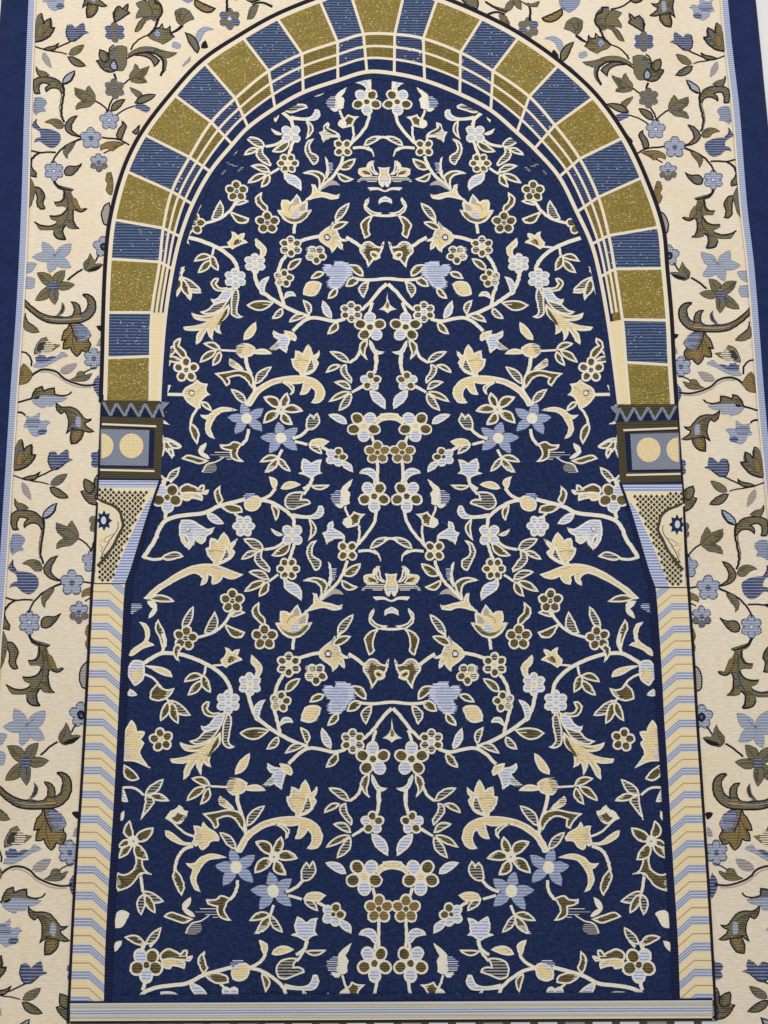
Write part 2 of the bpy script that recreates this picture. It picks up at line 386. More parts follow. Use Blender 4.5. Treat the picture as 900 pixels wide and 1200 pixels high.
FIELD_TXT = '''
# region x0 y0 scale outlinefill outlinewidth(zoom px)
R 450 560 4.5 c 9
S 18 18 110 -4 118 40
F boboo 120 98 80 36 o
S 18 18 106 165 125 240 165 300 205 345 222 365
S 13 13 275 150 265 185 252 208
S 13 13 203 250 202 300 212 352
S 12 12 283 340 290 310 312 290
S 16 16 210 388 150 384 112 400
S 20 5 130 386 104 404 92 440
L n 148 372 40 316 8 38
S 13 13 0 330 40 318
F oooo 266 386 56 45 c
S 18 18 268 436 285 490 320 550 370 600 412 645
L o 288 516 198 452 -6 50
L o 302 540 214 576 -18 38
S 18 18 555 840 562 905
L o 450 44 352 38 -10 26
S 15 15 440 -4 455 40 492 88
P n 485 76 530 74 575 90 592 130 580 160 545 168 500 152 455 137 462 120 505 114 498 92
L g 612 56 505 36 8 38
L g 645 62 672 -6 -14 34
S 18 18 640 55 665 90 715 115
P g 715 110 740 95 778 105 802 132 800 165 770 176 735 166 718 140
H b 750 84 800 88 806 132 780 128 755 110
S 20 20 720 118 660 130 600 165 552 210 545 258
L o 660 142 640 226 14 34
P b 550 188 480 200 435 190 414 150 394 150 387 185 410 212 450 216 545 210
L o 465 212 472 332 26 30
P n 425 330 462 345 482 390 467 440 438 490 410 472 410 436 446 410 450 370
F bbbb 555 302 58 45 c
L o 602 302 664 268 10 18
S 18 18 545 345 560 395 575 432
L o 565 345 668 410 12 46
S 16 16 598 335 640 365 702 378
L n 705 380 812 322 -4 50
P n 715 385 746 390 757 430 737 465 680 498 676 480 702 440 718 420
L n 742 388 828 430 -4 34
F oooooo 580 480 58 30 c
S 14 14 632 510 684 546
L n 680 536 790 496 -10 42
L o 690 545 738 626 8 40
L o 705 545 812 600 -4 40
F bbbbbb 810 255 54 30 b
S 14 14 828 212 858 188
P o 712 782 705 745 735 710 735 656 770 685 772 722 742 757
F ooooo 710 840 66 0 n
L n 325 830 240 720 4 46
L o 350 882 255 836 4 42
S 15 15 0 796 60 798 112 790
P o 60 780 112 772 146 740 130 688 156 720 154 762 112 798
P o 104 794 155 812 187 850 175 895 162 935 130 910 137 870 126 826
R 450 740 4.5 c 9
S 14 14 300 0 328 30
S 20 20 415 112 470 122 542 146
S 20 20 268 118 222 148 186 176
F oooon 440 225 56 36 c
H c 455 180 490 185 495 240 470 262 450 235
F nonono 583 175 62 0 c
S 20 20 610 225 645 280 660 340 662 410 645 480 630 548
L o 606 318 524 248 4 46
F ooooo 630 370 54 -10 g
H c 648 340 676 366 668 400 645 412
P g 737 236 722 190 746 156 780 124 783 165 757 200 766 236
F bbbbbb 790 278 58 0 c
S 22 22 797 320 785 390 755 450 690 505 620 550 550 585 488 606
P b 710 360 750 376 773 420 765 462 745 476 736 420
P b 565 480 580 455 615 455 632 498 600 480
P o 690 520 740 508 800 512 846 536 800 566 750 566
L n 640 555 704 620 8 40
L n 490 592 525 504 -12 38
L n 508 596 608 642 -8 38
S 20 20 288 620 350 635 420 620 480 615 530 640 588 698
L b 364 618 410 508 6 44
L o 328 640 390 716 6 44
F nnonno 250 578 62 0 b
S 22 18 45 405 90 450 135 510 192 566
S 18 18 128 520 152 595
S 18 18 -4 375 45 372 130 380 190 378 242 366
L o 178 358 264 288 -12 48
P b- 260 280 300 265 334 270 340 300 380 284 402 305 386 345 358 360 376 390 370 425 322 432 290 405 266 370 242 350
H b 240 300 262 276 300 262 335 266 345 296 384 280 408 304 392 345 364 362 382 390 374 430 322 436 286 408 262 372 236 350
H s 270 300 330 290 390 320 350 360 360 410 310 410
L o 204 370 280 420 -2 50
L o 398 334 476 372 -4 38
L o 324 430 382 496 4 40
P n 145 390 180 400 205 430 200 460 178 490 156 440
P g 415 405 440 390 492 395 515 430 520 470 472 480 440 462
H n 412 400 440 400 470 460 452 486 425 455
P c 43 452 56 530 95 562 62 570 43 586 28 570 -5 562 32 530
P y- 43 515 52 545 43 556 34 545
F boobo 145 672 88 0 o
P b 152 752 146 800 120 842 66 826 112 815 136 770
P o 162 750 200 770 211 810 191 850 164 876 178 830 165 790
S 20 20 118 830 116 900
S 18 16 206 815 226 860 268 892
L g 868 752 795 642 -4 48
R 450 920 4.5 c 9
S 20 20 115 30 112 80 126 150
F obobo 148 198 58 0 c
P b 152 255 140 312 106 347 68 372 72 310 106 270
S 20 14 195 230 258 268
L n 262 250 356 204 -12 42
L o 268 264 392 328 -6 38
L n 262 272 338 384 8 48
L n 268 84 380 14 -8 44
L o 318 98 404 146 -8 34
P n 285 94 320 110 316 150 260 212 255 180 281 140
P g 492 332 440 330 412 286 420 236 460 190 530 167 620 167 720 190 800 240 842 300 862 352 838 352 790 276 720 226 650 206 600 214 566 214 536 206 542 240 557 282 520 276 490 236 470 260 472 300
P o 682 202 625 205 586 235 592 266 610 284 606 250 642 216
P n 445 450 460 398 480 428 500 405 521 440 528 490 510 505 475 496
S 18 18 515 500 555 540 608 562
S 16 16 592 580 520 600
P g 395 580 440 562 490 570 512 600 440 612
L n 510 604 438 662 6 40
S 18 18 442 614 396 642
F obbbo 355 680 60 -20 o
P b 332 702 312 750 262 780 272 730
P b 440 700 470 705 498 724 520 704 546 692 560 740 550 780 576 790 536 802 500 826 470 796 438 790 454 770
S 18 18 500 820 510 860 552 892
S 16 16 668 632 690 684
L n 692 684 624 776 -6 40
L o 690 680 798 714 -8 42
L o 692 690 766 782 6 46
H c 710 740 740 740 770 782 730 776
F boobo 193 482 94 -36 c
L b 290 466 396 408 -8 46
P g -5 404 60 400 106 420 132 442 116 472 90 450 40 440 -5 440
S 18 18 150 540 130 602
F yyyyy 116 652 74 0 o
S 18 18 116 705 118 800 116 862
P b 124 846 128 782 160 755 206 765 220 788 172 800 142 830
R 620 560 4.5 c 9
S 16 16 398 -6 428 24
S 24 20 452 0 470 60 478 110 455 180 462 216
F obobo 445 104 76 -36 o
P o 165 42 196 75 193 110 176 142 150 116 165 80
S 22 24 36 114 100 130 175 150 250 185 330 195 400 205 460 230 490 270 510 320 545 375 578 424
P o 168 146 110 138 62 150 52 182 110 186 150 166
L b 238 186 148 242 -6 42
P n 365 415 400 390 450 400 482 421 450 436 400 426
S 16 16 478 426 530 430 582 414
P g 54 510 100 495 150 475 220 455 300 460 380 490 460 540 530 590 575 634 550 638 480 586 400 540 320 505 292 508 266 534 276 567 244 546 240 506 215 520 216 562 180 550 160 520 110 534
L o 552 636 415 652 8 38
P c 515 655 562 650 531 690 556 742 520 720 507 685
H b 580 670 640 664 652 722 610 700
F ooooo 112 650 62 0 n
S 18 16 115 700 150 760 210 812 302 842
L n 122 732 45 710 8 28
P o 156 770 120 785 48 814 66 842 112 840 141 804
P n 205 704 240 760 263 816 226 820 190 780
L n 376 797 318 678 -4 44
F ooooo 362 845 62 -10 n
P o 505 746 521 790 501 840 484 905 462 882 470 820
P g 602 760 576 800 574 850 602 878 640 903 662 936 640 936 590 902 528 882 560 866 550 820 562 776
R 620 740 4.5 c 9
S 22 22 588 170 540 140 490 116 430 115 370 125 300 150 220 190 160 240 130 290 124 332
S 18 18 486 112 474 60 482 10
P o 400 64 426 90 421 130 394 162 400 122 380 90
P g 64 150 92 130 78 94 116 110 152 84 150 120 176 150 150 190 110 166
P o- 95 140 125 130 140 165 115 160
S 12 12 160 175 218 180
S 14 14 256 182 264 228
L o 272 228 234 322 -6 46
L o 272 234 372 266 -12 40
L o 276 258 352 336 4 44
P b 584 160 640 154 664 190 662 240 630 286 590 256 580 210
P g- 590 230 610 190 645 215 640 255 625 270
P g 578 180 510 185 450 205 434 240 490 226 540 198
S 13 13 582 224 530 250 488 302
P o 424 298 470 305 512 274 546 315 551 355 500 366 450 342
S 13 13 470 345 450 372
L n 458 362 337 442 -8 54
L o 440 372 404 486 -6 48
L o 452 368 498 472 4 42
P b 620 334 655 304 668 336
K 0
F ooooo 494 570 60 10 c
K *
K 0
P g 650 467 681 520 691 580 692 682 630 686 556 720 590 672 606 640 585 590 604 570 581 530 620 528
K *
K 0
H b 655 620 690 610 690 665 660 655
K *
P o 692 700 640 735 611 776 656 786 692 756
F bbbbbb 140 372 60 0 b
L g 106 752 30 642 -6 46
P g 42 800 82 775 130 780 152 820 120 862 80 856 55 840
H n 105 770 128 765 152 840 130 842
P g 50 818 -10 808 -55 838 10 840 48 836
S 12 12 150 820 238 815
L o 238 812 336 774 -8 42
L o 242 822 290 912 8 40
L o 262 818 362 892 -6 44
S 14 14 588 862 640 825 705 824
L n 582 860 484 778 -6 48
L o 562 866 452 892 6 40
P n 540 875 582 860 582 910 606 992 560 940 530 900
P b 702 820 702 892 670 896 686 850
R 620 920 4.5 c 9
S 22 20 95 40 90 100 70 160 55 220 50 275
L n 46 216 -50 108 10 50
P o 66 242 55 190 80 145 140 128 210 140 277 150 240 185 216 228 195 215 200 180 140 165 100 190 82 218
P g 110 125 150 84 186 58 191 100 150 122
H n 160 75 188 66 190 98 165 108
S 22 22 30 240 60 280 102 350
L n 104 338 188 248 -6 46
K 0
S 14 10 325 270 380 245 440 190 472 172
K *
K 0
S 20 18 330 320 385 345 415 400 425 452
K *
K 0
P o 422 440 437 480 421 530 391 582 374 540 386 490
K *
S 18 18 612 370 602 475
P o 595 375 632 380 642 440 692 470 726 460 726 558 660 532 625 490 600 465 548 472 590 430
S 18 18 606 480 594 562
L n 596 560 482 612 -10 54
L o 582 572 528 674 -4 46
L n 592 572 602 684 -8 48
P c 664 675 712 658 736 680 739 752 705 746 680 710
P c 690 134 712 155 712 188 692 175
S 18 18 95 500 105 560 135 602
P o 130 600 180 580 212 600 260 600 251 625 201 640 196 690 128 712 160 670 155 630
P g 154 380 230 361 290 380 322 410 367 410 330 440 342 500 321 546 289 562 311 500 290 440 250 396 200 386
P o 330 705 400 680 450 668 484 692 430 712 380 727
P c 340 588 382 620 381 662 340 692 318 692 362 650
L n 577 838 498 748 -4 46
L o 583 842 692 800 -10 46
P c 705 820 742 830 742 878 715 850
R 505 655 9 c 20
P g 100 480 140 495 230 470 300 455 340 440 370 375 408 362 400 440 420 490 500 560 440 545 350 520 280 515 200 540 120 530
P g 424 670 476 690 462 590 470 565 535 592 536 560 575 483 640 560 660 580 690 555 750 553 746 680 807 678 770 740 720 800 640 836 560 822 500 780 450 720
P v- 455 692 500 704 560 760 640 780 720 750 765 702 710 778 640 815 560 803 500 765
P h- 482 600 525 610 558 660 545 700 505 680
P h- 576 512 618 564 592 602 556 578
C c 14 14 476 690 540 696 560 730
C c 12 10 536 590 600 640 640 700
C y 8 6 600 600 660 620 680 680
P b- 556 742 600 682 652 742 632 766 570 766
P o 250 280 290 220 380 195 450 205 506 230 420 240 350 270 325 330 340 422 300 400 270 340
P c 246 26 215 60 205 150 200 220 236 304 246 250 232 150
H b 165 100 205 100 205 235 165 205
P h- 84 377 130 330 190 315 260 370 322 442 250 402 190 372
P b 706 190 708 290 660 350 590 390 533 437 525 370 545 300 600 255 660 235
R 450 740 8.18 c 18
P o 98 262 130 322 180 310 230 266 290 266 340 320 350 370 310 430 285 480 274 548 235 500 210 465 145 445 140 400 120 360
P g 145 440 150 390 200 368 240 375 235 420 205 466
P o- 172 422 212 388 232 400 200 432
H c 170 320 240 270 300 275 347 340 322 352 270 300 200 332
P g 463 242 540 225 570 165 600 100 620 42 650 90 700 125 757 180 772 222 740 270 700 300 650 340 642 383 600 342 580 300 528 352 530 290 560 250 500 258
F N 682 215 46 0 0
C h 8 5 600 130 625 190 640 240
C h 7 5 560 200 610 230 630 300
P h- 602 110 622 58 655 110 640 142
R 535 890 9 c 19
P g 113 288 150 330 180 350 210 260 235 213 270 255 300 327 340 300 387 288 390 350 400 392 434 394 420 470 380 530 346 560 347 607 310 602 200 560 150 500 123 440 150 400 118 350
P n 215 348 240 440 312 592 240 560 170 520 168 460
C y 6 5 240 420 330 400 410 420
P b 440 150 500 90 560 80 632 38 627 110 570 150 600 190 692 272 620 276 560 250 545 270 488 312 470 230
H n 560 190 600 190 690 272 610 276
P g 373 130 400 70 470 45 507 40 490 90 440 140 390 167
R 635 605 9 c 20
P g 23 238 60 260 100 292 130 215 165 173 200 210 230 262 302 233 320 280 318 327 357 345 345 400 310 455 275 480 287 517 240 517 150 480 90 440 48 380 92 350 60 310
P n 150 298 175 400 242 507 160 470 98 420 120 350
C y 6 5 180 380 260 360 330 380
P b 262 118 340 135 420 90 500 45 612 43 634 120 627 220 590 300 535 353 490 282 470 240 440 275 400 292 360 260 350 210 300 180
H c 330 180 480 170 520 330 500 330 440 222
L o 376 240 452 235 0 42
L o 592 188 530 322 4 50
F n 545 135 40 0 0
R 635 810 9 c 18
P n 150 213 200 350 210 480 200 560 140 600 73 586 120 560 140 520 120 400 110 290
P b 180 224 280 260 340 340 390 372 434 364 405 420 380 426 300 400 220 360
P n 215 353 300 395 400 430 470 495 557 525 490 560 390 540 300 480
P g 225 428 280 480 370 540 460 570 560 570 657 538 620 610 540 635 460 630 540 670 640 700 757 713 737 752 640 760 560 745 610 820 617 928 570 890 540 830 480 740 475 810 430 882 425 790 400 740 390 770 328 802 345 740 330 660 270 600 230 540
P o- 250 478 300 560 372 682 345 690 300 620 250 550
P o- 380 550 450 588 560 596 460 604
C h 7 4 460 640 580 690 710 732
C h 7 4 470 680 540 770 595 860
P o 240 222 320 225 365 180 338 113 380 110 427 160 410 220 370 260 300 270 240 260
K 0
R 640 930 9.47 c 19
P c 553 190 600 180 620 150 660 122 700 170 750 190 813 270 740 290 700 330 640 332 580 260
P o- 583 245 640 225 670 205 700 250 742 260 680 312 600 282
P g 213 482 260 420 340 370 380 312 405 377 497 358 480 430 490 460 502 520 512 550 470 582 440 540 430 600 400 622 350 590 300 530 220 522
P b- 343 580 380 558 430 560 425 616 390 616
C y 8 5 350 440 360 480 380 500
P g 498 540 600 535 690 470 760 420 808 408 797 470 720 530 620 567 530 562
K *
R 440 655 11.25 c 20
P g 126 198 210 205 284 193 270 290 300 370 285 430 240 492 215 430 185 430 165 492 135 440 120 370 150 290
P b- 150 380 270 380 265 412 150 412
P c 0 498 100 500 200 545 300 500 452 498 440 527 300 537 215 567 120 537 0 547
P b 118 742 130 680 210 633 290 690 302 747 250 715 170 715
P n 358 128 402 170 400 240 340 302 278 302 330 260 350 200
P g 348 103 390 100 440 150 450 200 540 210 572 228 555 312 480 332 376 312 420 230 400 160
P o- 393 302 440 260 512 243 500 292
H c 300 332 520 337 604 424 560 420 520 370 340 422 310 380
R 560 985 9 c 20
L o 330 170 93 186 22 108
L o 340 150 268 -44 -10 100
L o 362 142 543 10 -22 118
L o 368 188 550 340 -14 118
L o 336 205 218 360 -22 108
F c 345 170 48 0 o
L s- 355 520 388 322 -6 118
L s- 365 525 594 520 4 124
L s- 365 545 494 728 -6 116
L s- 345 545 166 692 10 120
L s- 340 520 158 398 -12 124
C n 9 6 330 440 300 470
C n 9 6 430 440 400 480
F c 355 530 54 0 g
L s- 745 270 800 88 -8 114
L s- 760 275 965 265 6 120
L s- 755 300 880 476 -6 114
L s- 735 300 566 442 14 116
L s- 730 270 548 150 -12 120
C n 9 6 720 210 700 180
C n 9 6 800 220 790 190
F c 745 280 52 0 g
R 730 900 6.31 c 13
L o 200 535 57 440 -8 82
L o 214 528 236 386 22 74
L o 222 558 314 667 -4 66
L o 196 560 98 677 -16 84
L o 226 534 322 584 0 56
F c 208 540 34 0 o
R 450 560 9 c 19
P c 458 13 500 40 582 110 592 180 602 260 560 292 498 270 500 220 488 170 520 130 480 70
H b 590 130 660 145 692 220 650 290 600 310
P c 560 270 600 280 652 270 620 317 580 317
P o 336 384 400 380 460 358 490 400 560 440 573 480 520 527 480 517 410 492 395 440
P c- 492 420 560 445 570 480 520 520 482 500
P b 560 652 570 600 650 550 685 530 683 458 730 490 747 560 793 580 770 625 752 704 700 650 600 640
P o- 598 592 700 530 710 490 732 530 700 572 620 612
P b- 690 590 760 575 770 602 700 622
P g- 650 630 740 620 746 682
R 660 560 9 c 20
P o 88 128 150 150 138 78 170 78 200 110 260 80 320 63 392 100 397 160 350 170 200 167 120 177
P g 163 180 380 162 382 220 300 242 270 217 165 242
R 640 1030 9 c 16
C c 8 8 220 312 402 312
C h 7 7 220 345 462 345
C b 7 7 215 372 352 372
C c 7 7 215 402 267 402
C c 12 20 308 378 400 440 500 470 552 572
H h 400 472 500 482 552 572 400 562
K 0
R 655 180 6 c 13
S 12 12 236 885 232 850 212 818
L n 236 884 98 980 -14 62
L o 226 890 180 1032 6 54
L o 238 886 272 1008 -6 44
R 655 340 6 c 13
P o 258 338 300 360 312 395 290 440 240 492 220 492 218 460 236 420 272 392
F ooooo 225 562 86 0 n
P g 80 662 120 655 150 632 180 660 235 690 256 735 220 790 160 832 135 830 130 790 90 745 60 740 88 710
F n 190 725 30 0 0
C h 6 5 100 680 130 700 160 730
S 24 24 252 736 366 734
L o 130 788 52 852 6 40
S 20 20 148 826 185 880 206 945
P o 206 935 214 985 165 1085 146 1020 165 965
L n 374 1060 275 1108 -10 44
L o 366 1112 340 1184 8 36
K *
'''
BORDER_TXT = '''
R 675 30 8.18 k 12
P v- 90 200 120 165 118 130 190 115 240 115 300 150 335 190 300 225 240 245 200 270 130 235
S 13 13 80 205 100 178 116 150 118 95 145 122 185 120 190 75 215 105 250 118 290 150 338 186
F b 240 170 30 0 b
S 16 14 205 -6 240 70 270 125 310 165 340 188
S 12 16 335 185 410 215 470 265 510 325
S 12 14 -10 96 50 140 95 160
P b- 30 270 95 250 108 290 62 312 30 305
P v- 60 350 180 335 280 300 380 293 470 320 545 372 520 388 420 350 320 345 240 380 180 402 110 382
P v 240 430 270 395 340 355 430 350 470 375 380 385 320 420 295 482 265 455
P v- 175 410 235 380 205 450 215 520 245 572 200 530 175 470
S 22 14 245 572 215 520 205 460 215 410 260 370 320 345 400 350 480 370 565 416
P v- 540 300 600 283 670 298 720 345 745 380 800 430 842 430 800 500 730 536 660 522 600 520 560 460
P v 720 400 740 350 804 322 806 410 760 440
S 14 12 665 278 700 300 720 350 714 396
S 12 13 800 416 842 428 815 480 770 525 720 536 670 520 650 485 660 445 686 420
P b 650 480 672 420 716 462 702 510 660 515
S 20 18 686 548 670 632
P v- 343 478 400 500 440 510 480 456 500 510 542 570 530 627 460 642 376 632 410 590 370 540
C d 7 5 530 600 470 560 400 510
C d 7 5 525 610 480 590 430 600
S 14 14 540 600 580 630 625 662
F vvvvvv 695 695 92 0 N
F vNNvNN 650 155 92 0 N
P v- 245 15 350 8 400 50 457 152 405 132 370 60
R 780 20 10 k 14
P N- 52 296 100 280 108 180 150 200 195 237 215 245 240 205 290 210 312 270 300 350 270 396 210 390 160 345 100 310
S 12 12 296 210 315 280 305 350 275 396 200 376 130 322
P v- 682 402 620 386 540 350 490 300 450 262 448 238 490 245 488 128 550 165 570 190 600 68 645 110 680 300
P y- 560 262 620 200 655 340 600 342
S 18 14 688 402 600 386 520 340 460 270 448 238 495 236 490 128 545 156 575 196 592 68
C d 8 6 610 360 560 300 520 240
S 16 14 270 396 340 430 420 465 500 490 590 490 692 454
P v 408 418 460 450 540 465 600 490 540 502 460 490
S 14 12 590 490 480 515 400 525 322 547
L v- 302 552 118 438 -6 84
L v 312 578 118 682 -12 84
L e- 602 525 518 708 -8 72
R 700 90 9 k 13
P v- 382 208 350 265 300 320 322 382 250 382 244 290 300 240
L v 332 372 108 288 4 72
P N- 172 432 230 395 320 390 332 422 270 450 220 472
S 14 14 332 402 400 425 460 450 536 502
F bbbbb 615 555 100 0 b
L v 588 458 438 338 10 68
S 16 16 553 318 600 390 625 462
S 16 14 752 350 690 390 640 440 626 472
P v 482 568 436 620 470 700 488 752 537 742 537 690 500 630 482 610
S 15 17 413 817 480 775 560 750 640 745 702 735
F bbbbb 815 745 110 0 N
P y- 458 800 540 780 640 784 712 818 718 872 650 852 600 882 540 842
S 13 13 620 868 690 905
P v 300 608 330 640 372 680 340 702 310 672
R 780 85 10 k 14
P v- 28 442 40 360 95 266 140 330 160 320 268 286 262 370 210 420 180 440 250 480 268 544 190 522 120 512 60 472
C d 8 6 50 430 110 370 200 340
C d 8 6 60 450 130 450 220 490
L b 407 244 248 92 -6 78
S 10 14 248 92 300 190 350 225 408 245
S 22 22 405 240 396 330 415 430 435 520 440 600 413 694
C v 14 12 422 360 442 450 458 540 446 640
P v 403 345 408 270 450 205 520 170 600 163 680 168 734 195 736 352 678 352 686 280 650 230 600 235 560 250 606 290 607 334 560 300 500 290 450 310 425 352
P v- 550 140 600 100 670 80 697 42 692 110 655 167 600 156
S 13 12 697 42 693 110 660 162
P B- 618 430 680 400 744 404 766 560 740 602 690 570 626 562 650 520 613 470
P v 258 616 330 640 380 690 407 745 380 800 320 840 216 862 300 810 330 760 310 690
P v- 420 722 470 660 560 653 636 692 560 712 500 760 440 762
P N- 468 830 530 790 620 770 700 760 730 720 740 652 768 690 792 740 740 772 700 800 690 870 740 880 772 924 700 912 640 960 560 986 500 950 468 890
S 10 12 738 652 742 700 700 755
R 770 170 8.18 k 12
S 18 14 262 28 340 60 420 100 480 150 520 200 546 258
P v- 322 68 380 75 432 130 427 190 400 218 400 180 350 120
S 14 14 512 158 590 155 660 160 748 140
S 15 24 660 160 720 195 757 250 752 322
P v 757 288 768 380 740 386 713 392 715 350 740 320
F bbbbbb 540 335 92 0 b
P v 266 263 320 290 400 290 437 325 427 372 380 377 330 345
F bbvvvb 105 255 84 0 N
P v- 547 428 520 490 460 520 465 580 490 620 552 630 530 672 460 672 440 690 480 740 540 760 604 758 592 792 540 812 560 840 640 860 744 838 702 897 600 897 575 887 582 930 550 977 466 987 490 940 490 890 450 850 430 880 336 887 370 840 380 760 365 700 310 727 242 693 300 700 340 640 370 590 390 530 356 512 430 490 500 470
P y- 345 600 378 585 372 670 335 702 300 702
S 26 10 542 428 510 480 440 510 366 522
S 14 13 242 693 300 724 352 704
S 12 14 332 887 368 850 385 770 366 702
S 15 13 455 520 450 580 480 625 548 632
S 15 13 432 690 478 745 540 766 604 762
S 13 15 545 838 620 862 700 852 756 822
S 14 16 452 848 490 890 490 945 468 987
S 16 14 468 987 550 977 582 926
C d 12 8 430 560 420 680 440 780 500 860
P v 638 570 680 500 742 488 715 580 717 660 690 697 648 692 660 630
P v- 730 500 772 396 782 480 804 706 770 650 745 580
P e 28 638 80 680 107 760 97 830 62 854
P y- -5 348 35 360 46 420 30 460 46 500 30 552 -5 562
R 775 285 8.18 k 12
F bbbbb 70 120 98 0 N
F k 72 120 40 0 0
S 14 14 118 192 162 258
P v- 82 288 160 285 180 230 205 180 230 230 272 280 267 332 220 358 180 342
L k 238 342 86 290 -12 38
C d 8 6 250 320 220 270 205 220
S 16 17 283 333 350 370 432 437
L b- 542 202 383 88 -14 104
L b- 552 196 658 72 14 104
L b- 552 212 758 216 0 92
L b- 556 214 604 364 6 92
L b- 548 212 396 314 -6 100
C N 8 4 545 200 470 140
C N 8 4 555 195 592 120
C N 8 4 560 212 650 214
C N 8 4 560 220 586 300
C N 8 4 540 215 460 260
F v 550 212 30 0 0
P b- 723 278 836 276 820 372 768 350
P b- 748 420 830 408 836 514 758 507
L v- 562 486 456 342 10 100
L v- 566 490 724 366 -10 108
L v- 566 492 748 630 10 100
L v- 564 492 562 670 -6 96
L v- 562 490 364 478 -8 84
C d 9 5 565 490 480 370
C d 9 5 565 490 690 390
C d 9 5 565 490 710 600
C d 9 5 565 490 555 630
C d 9 5 565 490 400 490
F N 566 490 44 0 0
P v- 292 573 230 580 180 615 163 680 190 750 250 812 330 842 450 847 560 847 660 827 760 762 845 684 845 618 770 690 680 750 570 780 500 760 490 690 495 648 465 690 480 740 520 775 430 790 385 760 375 700 404 643 350 650 315 690 310 752 260 720 240 660 250 610
P y- 320 765 380 768 410 812 300 812
C h 7 7 300 800 420 812 560 812 660 795
S 15 14 292 573 240 574 190 605 166 680 190 757 250 814 340 844 470 850 570 847 660 827 760 762 845 688
S 11 11 292 578 250 618 245 670 270 730 315 757 320 690 350 655 404 643 375 700 385 760 430 787 560 787 680 757 770 702 845 620
P d- 462 690 490 650 500 710 542 772 480 746
R 780 370 8.18 k 12
P v- 806 90 814 212 740 242 667 236 700 190 770 150
S 12 10 803 55 790 120 715 182
P y 290 155 380 155 390 190 430 230 458 314 410 302 442 394 370 382 310 468 260 410 200 422 178 360 200 310 177 270 210 210
P B- 180 274 210 210 275 168 330 170 300 250 270 320 225 310
H N 200 200 340 170 340 250 300 330 250 320
S 13 10 367 158 350 230 300 332
C d 8 6 345 250 350 330 320 430
C d 8 6 355 230 400 300 425 370
P b- 396 462 460 428 500 470 600 520 690 520 724 572 640 572 550 532 480 492
P y- 472 360 560 340 600 285 660 308 714 400 714 450 640 430 560 420
P d- 590 340 660 330 700 420 620 424
P N- 508 470 600 490 640 450 702 478 692 522 620 522 560 502
H c 520 350 600 320 650 440 690 470 560 430
F bbbbbb 145 490 96 0 N
S 11 11 128 573 200 600 252 637
P v- 162 633 230 660 240 616 300 620 330 670 374 692 280 707 210 692
C d 8 6 360 685 270 660 200 645
L e- 472 617 312 538 -10 78
C h 11 11 170 762 300 757 420 712 500 652 580 617 660 622
S 16 19 125 735 230 745 340 720 430 680 500 620 580 595 660 600 745 652
P y- 738 640 780 570 820 538 855 600 872 738 790 722 750 680
S 17 15 745 562 750 490 790 440 852 424
C d 8 8 760 660 800 640 850 650
P k 58 178 127 181 72 234
P e- 75 288 118 362 78 362
P N- 104 648 152 720 142 790 98 852
R 780 455 7.5 k 11
P v- 343 113 400 135 480 120 485 73 530 75 590 95 590 58 640 75 682 140 670 162 600 132 500 137 420 147
P b- 368 150 500 138 600 135 640 160 688 165 660 212 578 244 560 220 490 222 480 200 408 182
S 13 12 332 98 360 125 420 135 480 120 485 70 530 75 580 95 590 56 640 75 670 115 687 162
S 16 15 685 160 740 175 808 196
L k 610 142 672 160 4 22
S 18 14 812 280 770 285 743 307
P b- 526 375 560 350 600 365 630 340 618 282 680 320 744 308 730 350 764 402 720 412 705 460 660 494 620 480 560 452 560 400
P N- 560 438 620 430 640 460 580 470
H N 600 360 720 330 740 390 640 410
P v 472 198 462 260 430 292 400 270 370 320 365 400 388 464 340 430 325 420 348 554 290 542 240 480 235 440 146 447 210 400 220 370 160 338 215 340 250 300 290 255 350 235 410 235 440 225
P y- 247 450 318 440 338 538 292 530
C d 8 6 310 292 345 268 385 257
C d 8 6 285 315 320 285 355 282
P b- 264 320 290 315 297 400 264 412
S 8 8 235 440 290 432 328 426
R 560 0 4.5 k 7
P v- 618 112 625 72 655 40 688 38 690 62 715 54 758 68 735 95 758 148 700 140 665 162 635 140
S 9 9 702 237 665 200 648 160 620 120 625 80 650 64 655 40 687 40
C d 6 4 690 70 670 110 680 140
P v- 700 150 735 155 772 218 740 206 720 180
S 8 8 700 50 760 35 806 4
P v 798 -5 872 -5 830 16
P v 798 73 825 100 850 84 877 120 870 167 840 150 793 120 808 105
S 7 7 872 120 876 182
P v- 453 152 475 110 510 93 552 110 546 160 520 187 490 165
C d 5 4 515 170 500 130 480 120
C d 5 4 520 165 530 130 520 105
S 8 8 520 185 560 215 582 226
P b- 353 205 400 193 440 220 457 288 430 270 400 220
L v 443 328 502 223 -10 40
P k 388 302 400 262 427 302
F vNvvNv 265 150 54 0 b
S 12 10 272 112 276 60 264 16
P v- 226 4 265 22 322 8 312 36 265 32
P v- 178 -6 217 -6 230 52 200 36
P v- 36 8 100 50 160 60 192 18 170 3 140 48 90 35
S 10 8 40 10 100 47 152 66
S 12 8 36 87 90 65 142 76
P v- 110 78 150 90 172 152 138 142
P y 338 96 390 75 442 48 442 80 400 112 360 114
P B- 428 -6 542 -6 522 40 480 67 440 40
P e- 483 348 526 390 532 402 490 372
R 450 0 4.0 k 6
P v 352 -20 436 -6 436 42 395 28
'''
LAMP1, LAMP2, AMB = 16.5, 8.5, 0.55
FIELD = parse(FIELD_TXT); BORDER = parse(BORDER_TXT)

